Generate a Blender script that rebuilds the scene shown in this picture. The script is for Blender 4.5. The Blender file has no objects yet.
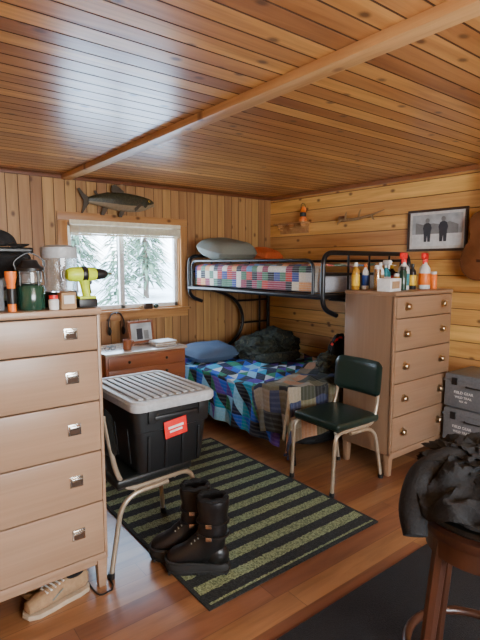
import bpy, bmesh, math, random
from mathutils import Vector, Matrix, noise, Euler
random.seed(7)
PI=math.pi
# ---------------------------------------------------------------- materials
def newmat(name):
    m=bpy.data.materials.new(name); m.use_nodes=True
    nt=m.node_tree; b=nt.nodes['Principled BSDF']
    return m,nt,b
def mth(nt,op,a,b=None,c=None):
    n=nt.nodes.new('ShaderNodeMath'); n.operation=op
    for i,v in enumerate((a,b,c)):
        if v is None: continue
        if isinstance(v,(int,float)): n.inputs[i].default_value=v
        else: nt.links.new(v,n.inputs[i])
    return n.outputs[0]
def comb(nt,x,y,z):
    n=nt.nodes.new('ShaderNodeCombineXYZ')
    for i,v in enumerate((x,y,z)):
        if isinstance(v,(int,float)): n.inputs[i].default_value=v
        else: nt.links.new(v,n.inputs[i])
    return n.outputs[0]
def ramp(nt,fac,stops,interp='LINEAR'):
    n=nt.nodes.new('ShaderNodeValToRGB'); cr=n.color_ramp; cr.interpolation=interp
    while len(cr.elements)<len(stops): cr.elements.new(0.5)
    for e,(p,c) in zip(cr.elements,stops):
        e.position=p; e.color=(c[0],c[1],c[2],1)
    nt.links.new(fac,n.inputs[0]); return n.outputs[0]
def mix(nt,fac,a,b,mode='MIX'):
    n=nt.nodes.new('ShaderNodeMix'); n.data_type='RGBA'; n.blend_type=mode
    for idx,v in ((0,fac),(6,a),(7,b)):
        if isinstance(v,(int,float)): n.inputs[idx].default_value=v
        elif isinstance(v,tuple): n.inputs[idx].default_value=(v[0],v[1],v[2],1)
        else: nt.links.new(v,n.inputs[idx])
    return n.outputs[2]
def noi(nt,vec,scale,detail=3,dist=0.0,rough=.5):
    n=nt.nodes.new('ShaderNodeTexNoise'); n.inputs['Scale'].default_value=scale
    n.inputs['Detail'].default_value=detail; n.inputs['Distortion'].default_value=dist
    n.inputs['Roughness'].default_value=rough
    if vec is not None: nt.links.new(vec,n.inputs['Vector'])
    return n.outputs[0]
def bump(nt,b,h,strength,dist=.01):
    n=nt.nodes.new('ShaderNodeBump'); n.inputs['Strength'].default_value=strength
    n.inputs['Distance'].default_value=dist
    nt.links.new(h,n.inputs['Height']); nt.links.new(n.outputs[0],b.inputs['Normal'])
def tcoord(nt,k='Object'):
    return nt.nodes.new('ShaderNodeTexCoord').outputs[k]
def P(name,col,rough=.5,metal=0.,var=.12,scale=25,bmp=0.05,trans=0.,emit=None,coat=0.):
    m,nt,b=newmat(name); v=tcoord(nt)
    f=noi(nt,v,scale,3)
    d=tuple(c*(1-var) for c in col); l=tuple(min(1,c*(1+var)) for c in col)
    nt.links.new(ramp(nt,f,[(.3,d),(.7,l)]),b.inputs['Base Color'])
    b.inputs['Roughness'].default_value=rough; b.inputs['Metallic'].default_value=metal
    b.inputs['Transmission Weight'].default_value=trans
    b.inputs['Coat Weight'].default_value=coat
    if bmp: bump(nt,b,f,bmp)
    if emit:
        b.inputs['Emission Color'].default_value=(*col,1); b.inputs['Emission Strength'].default_value=emit
    return m
def wood(name,al,ac,pitch,c1,c2,rough=.35,knots=True,var=.35,sA=1.3,sC=24,seam=False,coat=0.,kcol=(.09,.03,.012)):
    m,nt,b=newmat(name)
    s=nt.nodes.new('ShaderNodeSeparateXYZ'); nt.links.new(tcoord(nt),s.inputs[0])
    A=s.outputs[al]; C=s.outputs[ac]; T=s.outputs[3-al-ac]
    if pitch:
        cc=mth(nt,'DIVIDE',C,pitch); cell=mth(nt,'FLOOR',cc)
        w=nt.nodes.new('ShaderNodeTexWhiteNoise'); w.noise_dimensions='1D'; nt.links.new(cell,w.inputs['W'])
        wn=w.outputs['Value']
        if seam:  # plank end joints
            seg=mth(nt,'FLOOR',mth(nt,'ADD',mth(nt,'DIVIDE',A,1.15),mth(nt,'MULTIPLY',wn,7.3)))
            w2=nt.nodes.new('ShaderNodeTexWhiteNoise'); w2.noise_dimensions='2D'
            nt.links.new(comb(nt,cell,seg,0),w2.inputs['Vector']); rnd=w2.outputs['Value']
        else: rnd=wn
    else:
        n=nt.nodes.new('ShaderNodeValue'); n.outputs[0].default_value=.5; wn=n.outputs[0]; rnd=wn
    off=mth(nt,'MULTIPLY',rnd,37.)
    v1=comb(nt,mth(nt,'ADD',mth(nt,'MULTIPLY',A,sA),off),mth(nt,'MULTIPLY',C,sC),mth(nt,'MULTIPLY',T,sC))
    f1=noi(nt,v1,1.,5,.8,.6)
    v2=comb(nt,mth(nt,'ADD',mth(nt,'MULTIPLY',A,.9),off),mth(nt,'MULTIPLY',C,6.),mth(nt,'MULTIPLY',T,6.))
    f2=noi(nt,v2,1.,2,.4)
    f=mth(nt,'ADD',mth(nt,'MULTIPLY',f1,.6),mth(nt,'MULTIPLY',f2,.4))
    col=ramp(nt,f,[(.33,c1),(.62,c2)])
    h=nt.nodes.new('ShaderNodeHueSaturation')
    nt.links.new(mth(nt,'ADD',1-var/2,mth(nt,'MULTIPLY',rnd,var)),h.inputs['Value'])
    nt.links.new(mth(nt,'ADD',.49,mth(nt,'MULTIPLY',rnd,.02)),h.inputs['Hue'])
    nt.links.new(col,h.inputs['Color']); col=h.outputs[0]
    if knots:
        vo=nt.nodes.new('ShaderNodeTexVoronoi'); vo.voronoi_dimensions='2D'; vo.inputs['Scale'].default_value=1
        kv=comb(nt,mth(nt,'ADD',mth(nt,'MULTIPLY',A,3.3),off),mth(nt,'MULTIPLY',C,5.),0)
        nt.links.new(kv,vo.inputs['Vector'])
        k=nt.nodes.new('ShaderNodeMapRange'); k.inputs[1].default_value=.04; k.inputs[2].default_value=.11
        k.inputs[3].default_value=.85; k.inputs[4].default_value=0; nt.links.new(vo.outputs['Distance'],k.inputs[0])
        sp=nt.nodes.new('ShaderNodeSeparateColor'); nt.links.new(vo.outputs['Color'],sp.inputs[0])
        st=mth(nt,'GREATER_THAN',sp.outputs[0],.45)
        col=mix(nt,mth(nt,'MULTIPLY',k.outputs[0],st),col,kcol)
    if seam:
        fr=mth(nt,'FRACT',cc); g=mth(nt,'LESS_THAN',fr,.025)
        fa=mth(nt,'FRACT',mth(nt,'ADD',mth(nt,'DIVIDE',A,1.15),mth(nt,'MULTIPLY',wn,7.3)))
        g=mth(nt,'MAXIMUM',g,mth(nt,'LESS_THAN',fa,.003))
        col=mix(nt,mth(nt,'MULTIPLY',g,.6),col,(.06,.025,.012))
    nt.links.new(col,b.inputs['Base Color'])
    b.inputs['Roughness'].default_value=rough; b.inputs['Coat Weight'].default_value=coat
    b.inputs['Coat Roughness'].default_value=.2
    bump(nt,b,f1,.08,.004)
    return m
def patch(name,size,cols,tri=True,plaid=.3,sv=None):
    m,nt,b=newmat(name); uv=tcoord(nt,'UV')
    s=nt.nodes.new('ShaderNodeSeparateXYZ'); nt.links.new(uv,s.inputs[0])
    U=mth(nt,'DIVIDE',s.outputs[0],size); V=mth(nt,'DIVIDE',s.outputs[1],sv or size)
    fu=mth(nt,'FRACT',U); fv=mth(nt,'FRACT',V)
    t=mth(nt,'GREATER_THAN',fu,fv) if tri else 0.0
    w=nt.nodes.new('ShaderNodeTexWhiteNoise'); w.noise_dimensions='3D'
    nt.links.new(comb(nt,mth(nt,'FLOOR',U),mth(nt,'FLOOR',V),t),w.inputs['Vector'])
    n=len(cols); col=ramp(nt,w.outputs['Value'],[(i/n,c) for i,c in enumerate(cols)],'CONSTANT')
    pl=mth(nt,'MULTIPLY',mth(nt,'GREATER_THAN',mth(nt,'FRACT',mth(nt,'MULTIPLY',fu,4)),.6),plaid)
    col=mix(nt,pl,col,(.65,.68,.7))
    f=noi(nt,uv,60,3)
    col=mix(nt,.3,col,ramp(nt,f,[(.3,(.25,.25,.25)),(.7,(1,1,1))]),'MULTIPLY')
    nt.links.new(col,b.inputs['Base Color']); b.inputs['Roughness'].default_value=.85
    edge=mth(nt,'MINIMUM',mth(nt,'PINGPONG',U,.5),mth(nt,'PINGPONG',V,.5))
    bump(nt,b,mth(nt,'MINIMUM',edge,.12),.5,.05)
    return m
def camo(name,stops,scale,rough=.85):
    m,nt,b=newmat(name); v=tcoord(nt)
    f=noi(nt,v,scale,4,.6)
    nt.links.new(ramp(nt,f,stops,'CONSTANT'),b.inputs['Base Color']); b.inputs['Roughness'].default_value=rough
    bump(nt,b,noi(nt,v,90,2),.15); return m

M_ceil=wood('ceiling_pine',0,1,.1,(.34,.125,.034),(.64,.31,.10),.31,True,.65,coat=.3)
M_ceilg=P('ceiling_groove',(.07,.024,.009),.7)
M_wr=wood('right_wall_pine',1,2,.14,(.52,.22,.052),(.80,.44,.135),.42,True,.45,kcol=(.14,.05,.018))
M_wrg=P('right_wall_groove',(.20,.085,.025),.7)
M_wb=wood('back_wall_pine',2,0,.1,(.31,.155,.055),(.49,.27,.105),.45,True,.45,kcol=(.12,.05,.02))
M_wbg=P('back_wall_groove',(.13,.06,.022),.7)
M_floor=wood('floor_laminate',0,1,.125,(.14,.056,.024),(.31,.140,.064),.30,False,.5,sA=1.6,sC=14,seam=True,coat=.15)
M_trim=wood('trim_pine',0,2,None,(.34,.14,.045),(.55,.28,.10),.4,True)
M_trimv=wood('trim_pine_v',2,0,None,(.34,.14,.045),(.55,.28,.10),.4,True)
M_beam=wood('beam_pine',1,0,None,(.48,.24,.09),(.72,.42,.18),.4,True,kcol=(.25,.1,.04))
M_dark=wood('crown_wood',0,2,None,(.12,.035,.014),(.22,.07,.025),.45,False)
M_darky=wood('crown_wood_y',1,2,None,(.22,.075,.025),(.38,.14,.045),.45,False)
M_dresL=wood('dresser_laminate',0,2,None,(.33,.205,.125),(.40,.255,.16),.36,False,sA=1.,sC=45,coat=.1)
M_dresR=wood('dresser_laminate_brown',0,2,None,(.25,.15,.088),(.31,.19,.115),.36,False,sA=1.,sC=45,coat=.1)
M_dresT=wood('dresser_side',2,1,None,(.21,.125,.074),(.26,.16,.096),.42,False,sA=1.,sC=30)
M_gap=P('shadow_gap_wood',(.06,.03,.016),.8)
M_desk=wood('desk_cherry',0,2,None,(.20,.055,.02),(.32,.10,.035),.35,False,coat=.2)
M_desktop=wood('desk_top_wood',0,1,None,(.34,.25,.18),(.45,.35,.27),.22,False,coat=.4)
M_stool=wood('stool_walnut',2,0,None,(.035,.012,.007),(.075,.026,.013),.35,False,coat=.3)
M_blackm=P('black_metal',(.010,.010,.012),.3,.3,bmp=0)
M_vinyl=P('dark_green_vinyl',(.010,.027,.022),.3,scale=120,bmp=.15)
M_vinylB=P('black_vinyl',(.010,.012,.012),.35,scale=120,bmp=.15)
M_cream=P('cream_tube',(.46,.38,.28),.28,.5,bmp=0)
M_white=P('white_plastic',(.75,.76,.76),.4,bmp=0)
M_whiteL=P('white_laminate',(.7,.68,.64),.35,bmp=0)
M_rubT=P('tan_rubber',(.48,.38,.27),.6,bmp=0)
M_grayL=P('gray_lid',(.42,.44,.46),.45,scale=60)
M_tote=P('black_tote',(.010,.011,.012),.4,scale=80)
M_red=P('red_plastic',(.8,.02,.02),.4,bmp=0)
M_orange=P('orange_plastic',(.9,.20,.02),.4,bmp=0)
M_lime=P('lime_plastic',(.60,.78,.02),.4,bmp=0)
M_black=P('black_plastic',(.010,.010,.011),.4,bmp=0)
M_nickel=P('nickel',(.62,.58,.52),.25,1.,bmp=0)
M_brass=P('brass',(.42,.32,.2),.3,1.,bmp=0)
M_blackcloth=P('black_cloth',(.006,.006,.007),.9,scale=150,bmp=.3,var=.4)
M_bluecloth=P('blue_cloth',(.08,.12,.20),.85,scale=120,bmp=.2)
M_graycloth=P('gray_cloth',(.20,.21,.18),.85,scale=120,bmp=.2)
M_orcloth=P('orange_cloth',(.6,.12,.03),.8,scale=90,bmp=.2)
M_ticking=P('mattress_ticking',(.35,.36,.4),.8,scale=90)
M_cream2=P('blind_cream',(.85,.78,.58),.6,bmp=0)
M_clear=P('clear_plastic',(.9,.93,.93),.08,trans=.9,bmp=0)
M_green=P('green_tank',(.015,.055,.035),.2,bmp=0,coat=.5)
M_amber=P('amber_bottle',(.6,.3,.04),.2,trans=.3,bmp=0)
M_tan=P('tan_suede',(.34,.22,.12),.85,scale=60,bmp=.2)
M_card=P('cardboard',(.40,.25,.13),.8)
M_rubber=P('boot_rubber',(.007,.007,.008),.38,scale=60,bmp=.15,coat=.1)
M_sole=P('sole_rubber',(.012,.012,.012),.7,scale=80)
M_case=P('gray_case',(.13,.14,.155),.45,scale=60)
M_snow=P('snow',(.85,.88,.93),.8,scale=2,bmp=.2)
M_pineN=P('conifer_needles',(.09,.15,.09),.9,var=.5,scale=3)
M_bark=P('bark',(.10,.07,.05),.9)
M_fishT=camo('fish_back',[(0,(.03,.03,.018)),(.5,(.06,.055,.03)),(.6,(.02,.02,.012))],45,.35)
M_fishB=P('fish_belly',(.26,.19,.11),.35,scale=50)
M_fin=P('fish_fin',(.06,.04,.022),.5,scale=80)
M_antler=P('antler',(.36,.22,.10),.55,scale=50,bmp=.3)
M_guitar=P('guitar_top',(.17,.06,.022),.2,var=.3,scale=6,coat=.5,bmp=0)
M_guitS=P('guitar_side',(.06,.02,.01),.2,coat=.6,bmp=0)
M_print=P('photo_print',(.46,.49,.51),.5,var=.3,scale=9,bmp=0)
M_pdark=P('photo_print_dark',(.05,.05,.06),.5,bmp=0)
M_pmid=P('photo_print_mid',(.22,.22,.22),.5,bmp=0)
M_frame=P('dark_frame',(.05,.025,.015),.35,bmp=0)
M_teal=P('teal_label',(.03,.25,.3),.4,bmp=0)
M_blue=P('blue_plastic',(.02,.07,.35),.4,bmp=0)
M_yellow=P('yellow_plastic',(.8,.5,.03),.4,bmp=0)
M_mat=P('black_mat',(.012,.012,.014),.95,scale=200,bmp=.6,var=.5)
M_addlamp=P('added_lamp_glow',(1,.8,.55),.4,bmp=0,emit=3)  # glowing dome of the added ceiling fixture
M_quiltL=patch('blue_quilt',.12,[(.008,.015,.08),(.015,.10,.60),(.02,.38,.62),(.008,.012,.03),(.70,.75,.8),(.03,.28,.14),(.12,.05,.42),(.25,.58,.85),(.015,.16,.75),(.006,.008,.015)],True,.08)
M_quiltU=patch('patchwork_quilt',.075,[(.6,.05,.04),(.78,.68,.52),(.05,.08,.34),(.82,.38,.13),(.08,.22,.12),(.82,.76,.66),(.35,.05,.1),(.1,.28,.58),(.015,.015,.025)],False,.3)
M_comf=patch('olive_comforter',.15,[(.13,.10,.05),(.24,.17,.10),(.05,.055,.035),(.45,.22,.11),(.03,.04,.10),(.17,.15,.08),(.015,.015,.015),(.35,.30,.22)],False,.05,.11)
M_camo=camo('camo_cloth',[(0,(.010,.013,.011)),(.42,(.035,.040,.025)),(.52,(.012,.016,.012)),(.62,(.07,.068,.04))],14)
def rugmat():
    m,nt,b=newmat('striped_rug'); s=nt.nodes.new('ShaderNodeSeparateXYZ'); v=tcoord(nt); nt.links.new(v,s.inputs[0])
    wob=mth(nt,'MULTIPLY',mth(nt,'SUBTRACT',noi(nt,v,60,2),.5),.02)
    fr=mth(nt,'FRACT',mth(nt,'DIVIDE',mth(nt,'ADD',s.outputs[1],wob),.128))
    st=mth(nt,'LESS_THAN',fr,.5)
    n=noi(nt,v,130,3)
    g=ramp(nt,n,[(.36,(.065,.085,.038)),(.62,(.26,.31,.16))]); k=ramp(nt,n,[(.4,(.007,.009,.009)),(.7,(.026,.03,.028))])
    edge=mth(nt,'MULTIPLY',mth(nt,'LESS_THAN',mth(nt,'ABSOLUTE',s.outputs[0]),.575),mth(nt,'LESS_THAN',mth(nt,'ABSOLUTE',s.outputs[1]),.845))
    nt.links.new(mix(nt,mth(nt,'MULTIPLY',st,edge),k,g),b.inputs['Base Color']); b.inputs['Roughness'].default_value=.95
    bump(nt,b,n,.6,.01); return m
M_rug=rugmat()
# ---------------------------------------------------------------- builder
def catmull(pts,n=6):
    pts=[Vector(p) for p in pts]
    if len(pts)<3: return pts
    out=[]; q=[pts[0]*2-pts[1]]+pts+[pts[-1]*2-pts[-2]]
    for i in range(1,len(q)-2):
        p0,p1,p2,p3=q[i-1:i+3]
        for k in range(n):
            t=k/n
            out.append(.5*((2*p1)+(p2-p0)*t+(2*p0-5*p1+4*p2-p3)*t*t+(3*p1-p0-3*p2+p3)*t**3))
    out.append(pts[-1]); return out
def fillet(pts,r,n=5):
    pts=[Vector(p) for p in pts]; out=[pts[0]]
    for i in range(1,len(pts)-1):
        a=pts[i-1]-pts[i]; b=pts[i+1]-pts[i]; rr=min(r,a.length*.49,b.length*.49)
        A=pts[i]+a.normalized()*rr; C=pts[i]+b.normalized()*rr
        for k in range(n+1):
            t=k/n; out.append(A*(1-t)**2+pts[i]*2*t*(1-t)+C*t*t)
    out.append(pts[-1]); return out
class B:
    def __init__(s,name): s.name=name; s.bm=bmesh.new(); s.mats=[]; s.uv=s.bm.loops.layers.uv.new('UVMap')
    def mi(s,m):
        if m not in s.mats: s.mats.append(m)
        return s.mats.index(m)
    def merge(s,t,m,M=None):
        i=s.mi(m)
        for f in t.faces: f.material_index=i
        if M is not None: bmesh.ops.transform(t,matrix=M,verts=t.verts)
        bmesh.ops.recalc_face_normals(t,faces=t.faces)
        me=bpy.data.meshes.new('tmp'); t.to_mesh(me); t.free(); s.bm.from_mesh(me); bpy.data.meshes.remove(me); return s
    def box(s,c,d,m,bev=0.,rot=None,seg=2,taper=None):
        t=bmesh.new(); bmesh.ops.create_cube(t,size=1)
        for v in t.verts:
            k=1
            if taper and v.co.z<0: k=taper
            v.co=Vector((v.co.x*d[0]*k,v.co.y*d[1]*k,v.co.z*d[2]))
        if bev: bmesh.ops.bevel(t,geom=list(t.edges),offset=min(bev,min(d)*.45),segments=seg,affect='EDGES',profile=.6)
        M=Matrix.Translation(c)
        if rot: M=M@Euler(rot).to_matrix().to_4x4()
        return s.merge(t,m,M)
    def bx(s,x0,x1,y0,y1,z0,z1,m,bev=0.):
        return s.box(((x0+x1)/2,(y0+y1)/2,(z0+z1)/2),(x1-x0,y1-y0,z1-z0),m,bev)
    def loft(s,rings,m,caps=True,closed=False,M=None,matf=None):
        t=bmesh.new(); R=[[t.verts.new(p) for p in r] for r in rings]; n=len(R[0])
        rng=range(len(R)) if closed else range(len(R)-1)
        for i in rng:
            a=R[i]; b=R[(i+1)%len(R)]
            for j in range(n):
                try: t.faces.new((a[j],a[(j+1)%n],b[(j+1)%n],b[j]))
                except ValueError: pass
        if caps and not closed:
            t.faces.new(R[0][::-1]); t.faces.new(R[-1])
        return s.merge(t,m,M)
    def tube(s,pts,r,m,seg=8,closed=False,M=None):
        pts=[Vector(p) for p in pts]; n=len(pts)
        rr=r if isinstance(r,(list,tuple)) else None
        rings=[]; up=None
        for i,p in enumerate(pts):
            if closed: tg=(pts[(i+1)%n]-pts[i-1])
            else: tg=(pts[min(i+1,n-1)]-pts[max(i-1,0)])
            tg.normalize()
            if up is None:
                up=Vector((0,0,1)) if abs(tg.z)<.9 else Vector((1,0,0))
            up=(up-tg*up.dot(tg)); up.normalize(); sd=tg.cross(up)
            if rr:
                q=i/(n-1)*(len(rr)-1); k=min(int(q),len(rr)-2); rad=rr[k]*(1-(q-k))+rr[k+1]*(q-k)
            else: rad=r
            rings.append([p+(up*math.cos(a)+sd*math.sin(a))*rad for a in [2*PI*j/seg for j in range(seg)]])
        return s.loft(rings,m,closed=closed,M=M)
    def cyl(s,p1,p2,r,m,seg=16,r2=None):
        return s.tube([p1,p2],[r,r if r2 is None else r2],m,seg)
    def lathe(s,prof,c,m,seg=20,M=None):
        rings=[[Vector((r*math.cos(2*PI*j/seg),r*math.sin(2*PI*j/seg),z)) for j in range(seg)] for r,z in prof]
        MM=Matrix.Translation(c)@(M if M is not None else Matrix.Identity(4))
        return s.loft(rings,m,M=MM)
    def surf(s,fn,nu,nv,m,thick=.0,us=1,vs=1):
        t=bmesh.new(); uv=t.loops.layers.uv.new('UVMap')
        G=[[t.verts.new(fn(i/nu,j/nv)) for j in range(nv+1)] for i in range(nu+1)]
        for i in range(nu):
            for j in range(nv):
                f=t.faces.new((G[i][j],G[i+1][j],G[i+1][j+1],G[i][j+1]))
                for l,(a,b) in zip(f.loops,((i,j),(i+1,j),(i+1,j+1),(i,j+1))): l[uv].uv=(a/nu*us+.003,b/nv*vs+.003)
        if thick:
            bmesh.ops.recalc_face_normals(t,faces=t.faces)
            bmesh.ops.solidify(t,geom=t.faces[:],thickness=thick)
        return s.merge(t,m)
    def ell(s,c,d,m,amp=0.,freq=5,seed=0,sub=3,flat=None,rot=None,power=1.):
        t=bmesh.new(); bmesh.ops.create_icosphere(t,subdivisions=sub,radius=1)
        for v in t.verts:
            n=v.co.copy()
            if power!=1.: n=Vector([math.copysign(abs(a)**power,a) for a in n])
            if amp:
                q=n*freq*.5+Vector((seed*3.1,seed*1.7,seed))
                n=n*(1+amp*noise.noise(q)+amp*.6*(1-abs(noise.noise(q*2.1))*2.))
            v.co=Vector((n.x*d[0],n.y*d[1],n.z*d[2]))
            if flat is not None and v.co.z<flat: v.co.z=flat
        M=Matrix.Translation(c)
        if rot: M=M@Euler(rot).to_matrix().to_4x4()
        return s.merge(t,m,M)
    def poly(s,pts,thick,m,M=None):
        t=bmesh.new(); a=[t.verts.new((p[0],-thick/2,p[1])) for p in pts]; b=[t.verts.new((p[0],thick/2,p[1])) for p in pts]
        n=len(pts); t.faces.new(a); t.faces.new(b[::-1])
        for i in range(n): t.faces.new((a[i],b[i],b[(i+1)%n],a[(i+1)%n]))
        return s.merge(t,m,M)
    def text(s,body,size,m,M):
        cu=bpy.data.curves.new('t','FONT'); cu.body=body; cu.size=size; cu.extrude=.0006; cu.align_x='CENTER'
        o=bpy.data.objects.new('t',cu); bpy.context.collection.objects.link(o)
        bpy.context.view_layer.update()
        me=bpy.data.meshes.new_from_object(o.evaluated_get(bpy.context.evaluated_depsgraph_get()))
        t=bmesh.new(); t.from_mesh(me); bpy.data.objects.remove(o); bpy.data.curves.remove(cu); bpy.data.meshes.remove(me)
        return s.merge(t,m,M)
    def done(s,loc=(0,0,0),rz=0.,rot=None,angle=38):
        me=bpy.data.meshes.new(s.name); s.bm.to_mesh(me); s.bm.free()
        for m in s.mats: me.materials.append(m)
        for p in me.polygons: p.use_smooth=True
        me.set_sharp_from_angle(angle=math.radians(angle))
        o=bpy.data.objects.new(s.name,me); bpy.context.collection.objects.link(o)
        o.location=loc; o.rotation_euler=rot if rot else (0,0,rz); return o
# ---------------------------------------------------------------- room
XR,YW,H=4.0,4.54,2.3; XL,YF=-1.6,-1.8
def boards(name,mp,pitch,a0,a1,l0,l1,m,g,hole=None,t=.03,c=.0045):
    b=B(name); bm=b.bm; i0=b.mi(m); i1=b.mi(g)
    k=math.floor(a0/pitch+1e-6)
    while k*pitch<a1-1e-6:
        p=max(a0,k*pitch); q=min(a1,(k+1)*pitch); k+=1
        spans=[(l0,l1)]
        if hole and p>=hole[0]-1e-4 and q<=hole[1]+1e-4: spans=[(l0,hole[2]),(hole[3],l1)]
        for (s0,s1) in spans:
            sec=[(p,-t),(p,-c),(p+c,0),(q-c,0),(q,-c),(q,-t)]
            A=[bm.verts.new(mp(x,s0,d)) for x,d in sec]; Z=[bm.verts.new(mp(x,s1,d)) for x,d in sec]
            for j in range(6):
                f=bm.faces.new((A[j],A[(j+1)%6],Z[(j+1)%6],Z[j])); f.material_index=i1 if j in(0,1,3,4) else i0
            bm.faces.new(A).material_index=i0; bm.faces.new(Z[::-1]).material_index=i0
    bmesh.ops.recalc_face_normals(bm,faces=bm.faces)
    return b
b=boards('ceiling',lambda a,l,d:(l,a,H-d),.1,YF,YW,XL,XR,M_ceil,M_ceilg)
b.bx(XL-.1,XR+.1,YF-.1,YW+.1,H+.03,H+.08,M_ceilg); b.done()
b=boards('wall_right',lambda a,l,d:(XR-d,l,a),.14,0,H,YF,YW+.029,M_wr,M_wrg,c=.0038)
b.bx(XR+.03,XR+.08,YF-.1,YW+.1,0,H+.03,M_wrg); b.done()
HX0,HX1,HZ0,HZ1=1.5,2.7,1.04,1.90
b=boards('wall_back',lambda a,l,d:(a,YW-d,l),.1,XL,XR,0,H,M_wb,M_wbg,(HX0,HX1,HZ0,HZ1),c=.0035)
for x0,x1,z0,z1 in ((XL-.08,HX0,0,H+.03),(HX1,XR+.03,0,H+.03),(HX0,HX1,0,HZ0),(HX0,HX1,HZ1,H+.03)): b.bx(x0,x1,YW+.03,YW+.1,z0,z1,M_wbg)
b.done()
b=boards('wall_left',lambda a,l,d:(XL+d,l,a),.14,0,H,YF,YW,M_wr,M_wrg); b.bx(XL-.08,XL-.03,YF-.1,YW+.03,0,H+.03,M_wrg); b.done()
b=boards('wall_front',lambda a,l,d:(a,YF+d,l),.1,XL,XR,0,H,M_wb,M_wbg,(.0,2.0,.9,2.0))  # opening added behind the camera to let the rear fill light in
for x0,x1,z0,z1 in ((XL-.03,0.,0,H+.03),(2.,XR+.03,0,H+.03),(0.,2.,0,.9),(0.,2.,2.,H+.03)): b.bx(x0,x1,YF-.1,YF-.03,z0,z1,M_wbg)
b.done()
b=B('floor'); b.bx(XL-.1,XR+.1,YF-.1,YW+.1,-.06,0,M_floor); b.done()
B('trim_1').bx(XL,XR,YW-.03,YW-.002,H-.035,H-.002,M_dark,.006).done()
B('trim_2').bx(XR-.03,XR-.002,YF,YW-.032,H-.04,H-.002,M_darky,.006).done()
B('baseboard_back').bx(XL,XR,YW-.016,YW-.001,.0,.09,M_trim,.004).done()
B('baseboard_right').bx(XR-.016,XR-.001,YF,YW-.02,.0,.09,M_darky,.004).done()
b=B('ceiling_beam'); b.bx(1.465,1.555,YF,YW-.035,H-.042,H-.001,M_beam,.004); b.done()
M_glass=bpy.data.materials.new('window_glass'); M_glass.use_nodes=True
nt=M_glass.node_tree; nt.nodes.clear(); o=nt.nodes.new('ShaderNodeOutputMaterial'); mx=nt.nodes.new('ShaderNodeMixShader')
tr=nt.nodes.new('ShaderNodeBsdfTransparent'); gl=nt.nodes.new('ShaderNodeBsdfGlossy'); gl.inputs['Roughness'].default_value=.02
tr.inputs[0].default_value=(.95,.98,1,1); mx.inputs[0].default_value=.05
nt.links.new(tr.outputs[0],mx.inputs[1]); nt.links.new(gl.outputs[0],mx.inputs[2]); nt.links.new(mx.outputs[0],o.inputs[0])
def window(name,x0,x1,z0,z1,yin,sgn,mull):
    b=B(name); t=.085
    y0=yin-sgn*.022; 
    def yb(a,c): return (min(a,c),max(a,c))
    ya,yc=yb(y0,yin-sgn*.001)
    b.bx(x0-t,x1+t,ya,yc,z1,z1+.075,M_trim,.004); b.bx(x0-t-.02,x1+t+.02,*yb(yin-sgn*.05,yin-sgn*.001),z0-.03,z0,M_trim,.005)
    b.bx(x0-t,x1+t,ya,yc,z0-.10,z0-.031,M_trim,.004)
    b.bx(x0-t,x0,ya,yc,z0+.001,z1-.001,M_trimv,.004); b.bx(x1,x1+t,ya,yc,z0+.001,z1-.001,M_trimv,.004)
    ja,jb=yb(yin,yin+sgn*.11)
    b.bx(x0,x0+.012,ja,jb,z0,z1,M_trimv); b.bx(x1-.012,x1,ja,jb,z0,z1,M_trimv)
    b.bx(x0,x1,ja,jb,z1-.012,z1,M_trim); b.bx(x0,x1,ja,jb,z0,z0+.012,M_trim)
    fa,fb=yb(yin+sgn*.03,yin+sgn*.07); f=.04
    X0,X1,Z0,Z1=x0+.012,x1-.012,z0+.012,z1-.012
    b.bx(X0,X1,fa,fb,Z1-f,Z1,M_white,.004); b.bx(X0,X1,fa,fb,Z0,Z0+f,M_white,.004)
    b.bx(X0,X0+f,fa,fb,Z0,Z1,M_white,.004); b.bx(X1-f,X1,fa,fb,Z0,Z1,M_white,.004)
    b.bx(mull-.025,mull+.025,fa,fb,Z0,Z1,M_white,.004)
    g=sgn*.05+yin
    b.bx(X0+f,X1-f,g-.002,g+.002,Z0+f,Z1-f,M_glass)
    return b
window('window_1',HX0,HX1,HZ0,HZ1,YW,1,2.05).done()
window('added_window',.0,2.0,.9,2.0,YF,-1,1.0).done()  # unseen window, added as a frame around the rear fill light
b=B('window_blind')
b.bx(1.515,2.685,YW-.052,YW-.026,1.865,1.905,M_cream2,.004)
for i in range(9): b.bx(1.52,2.68,YW-.058,YW-.028,1.785+i*.0085,1.792+i*.0085,M_cream2,.002)
b.bx(1.52,2.68,YW-.056,YW-.028,1.765,1.781,M_cream2,.004)
b.cyl((1.6,YW-.06,1.86),(1.6,YW-.06,1.45),.002,M_white,6); b.done()
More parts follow.
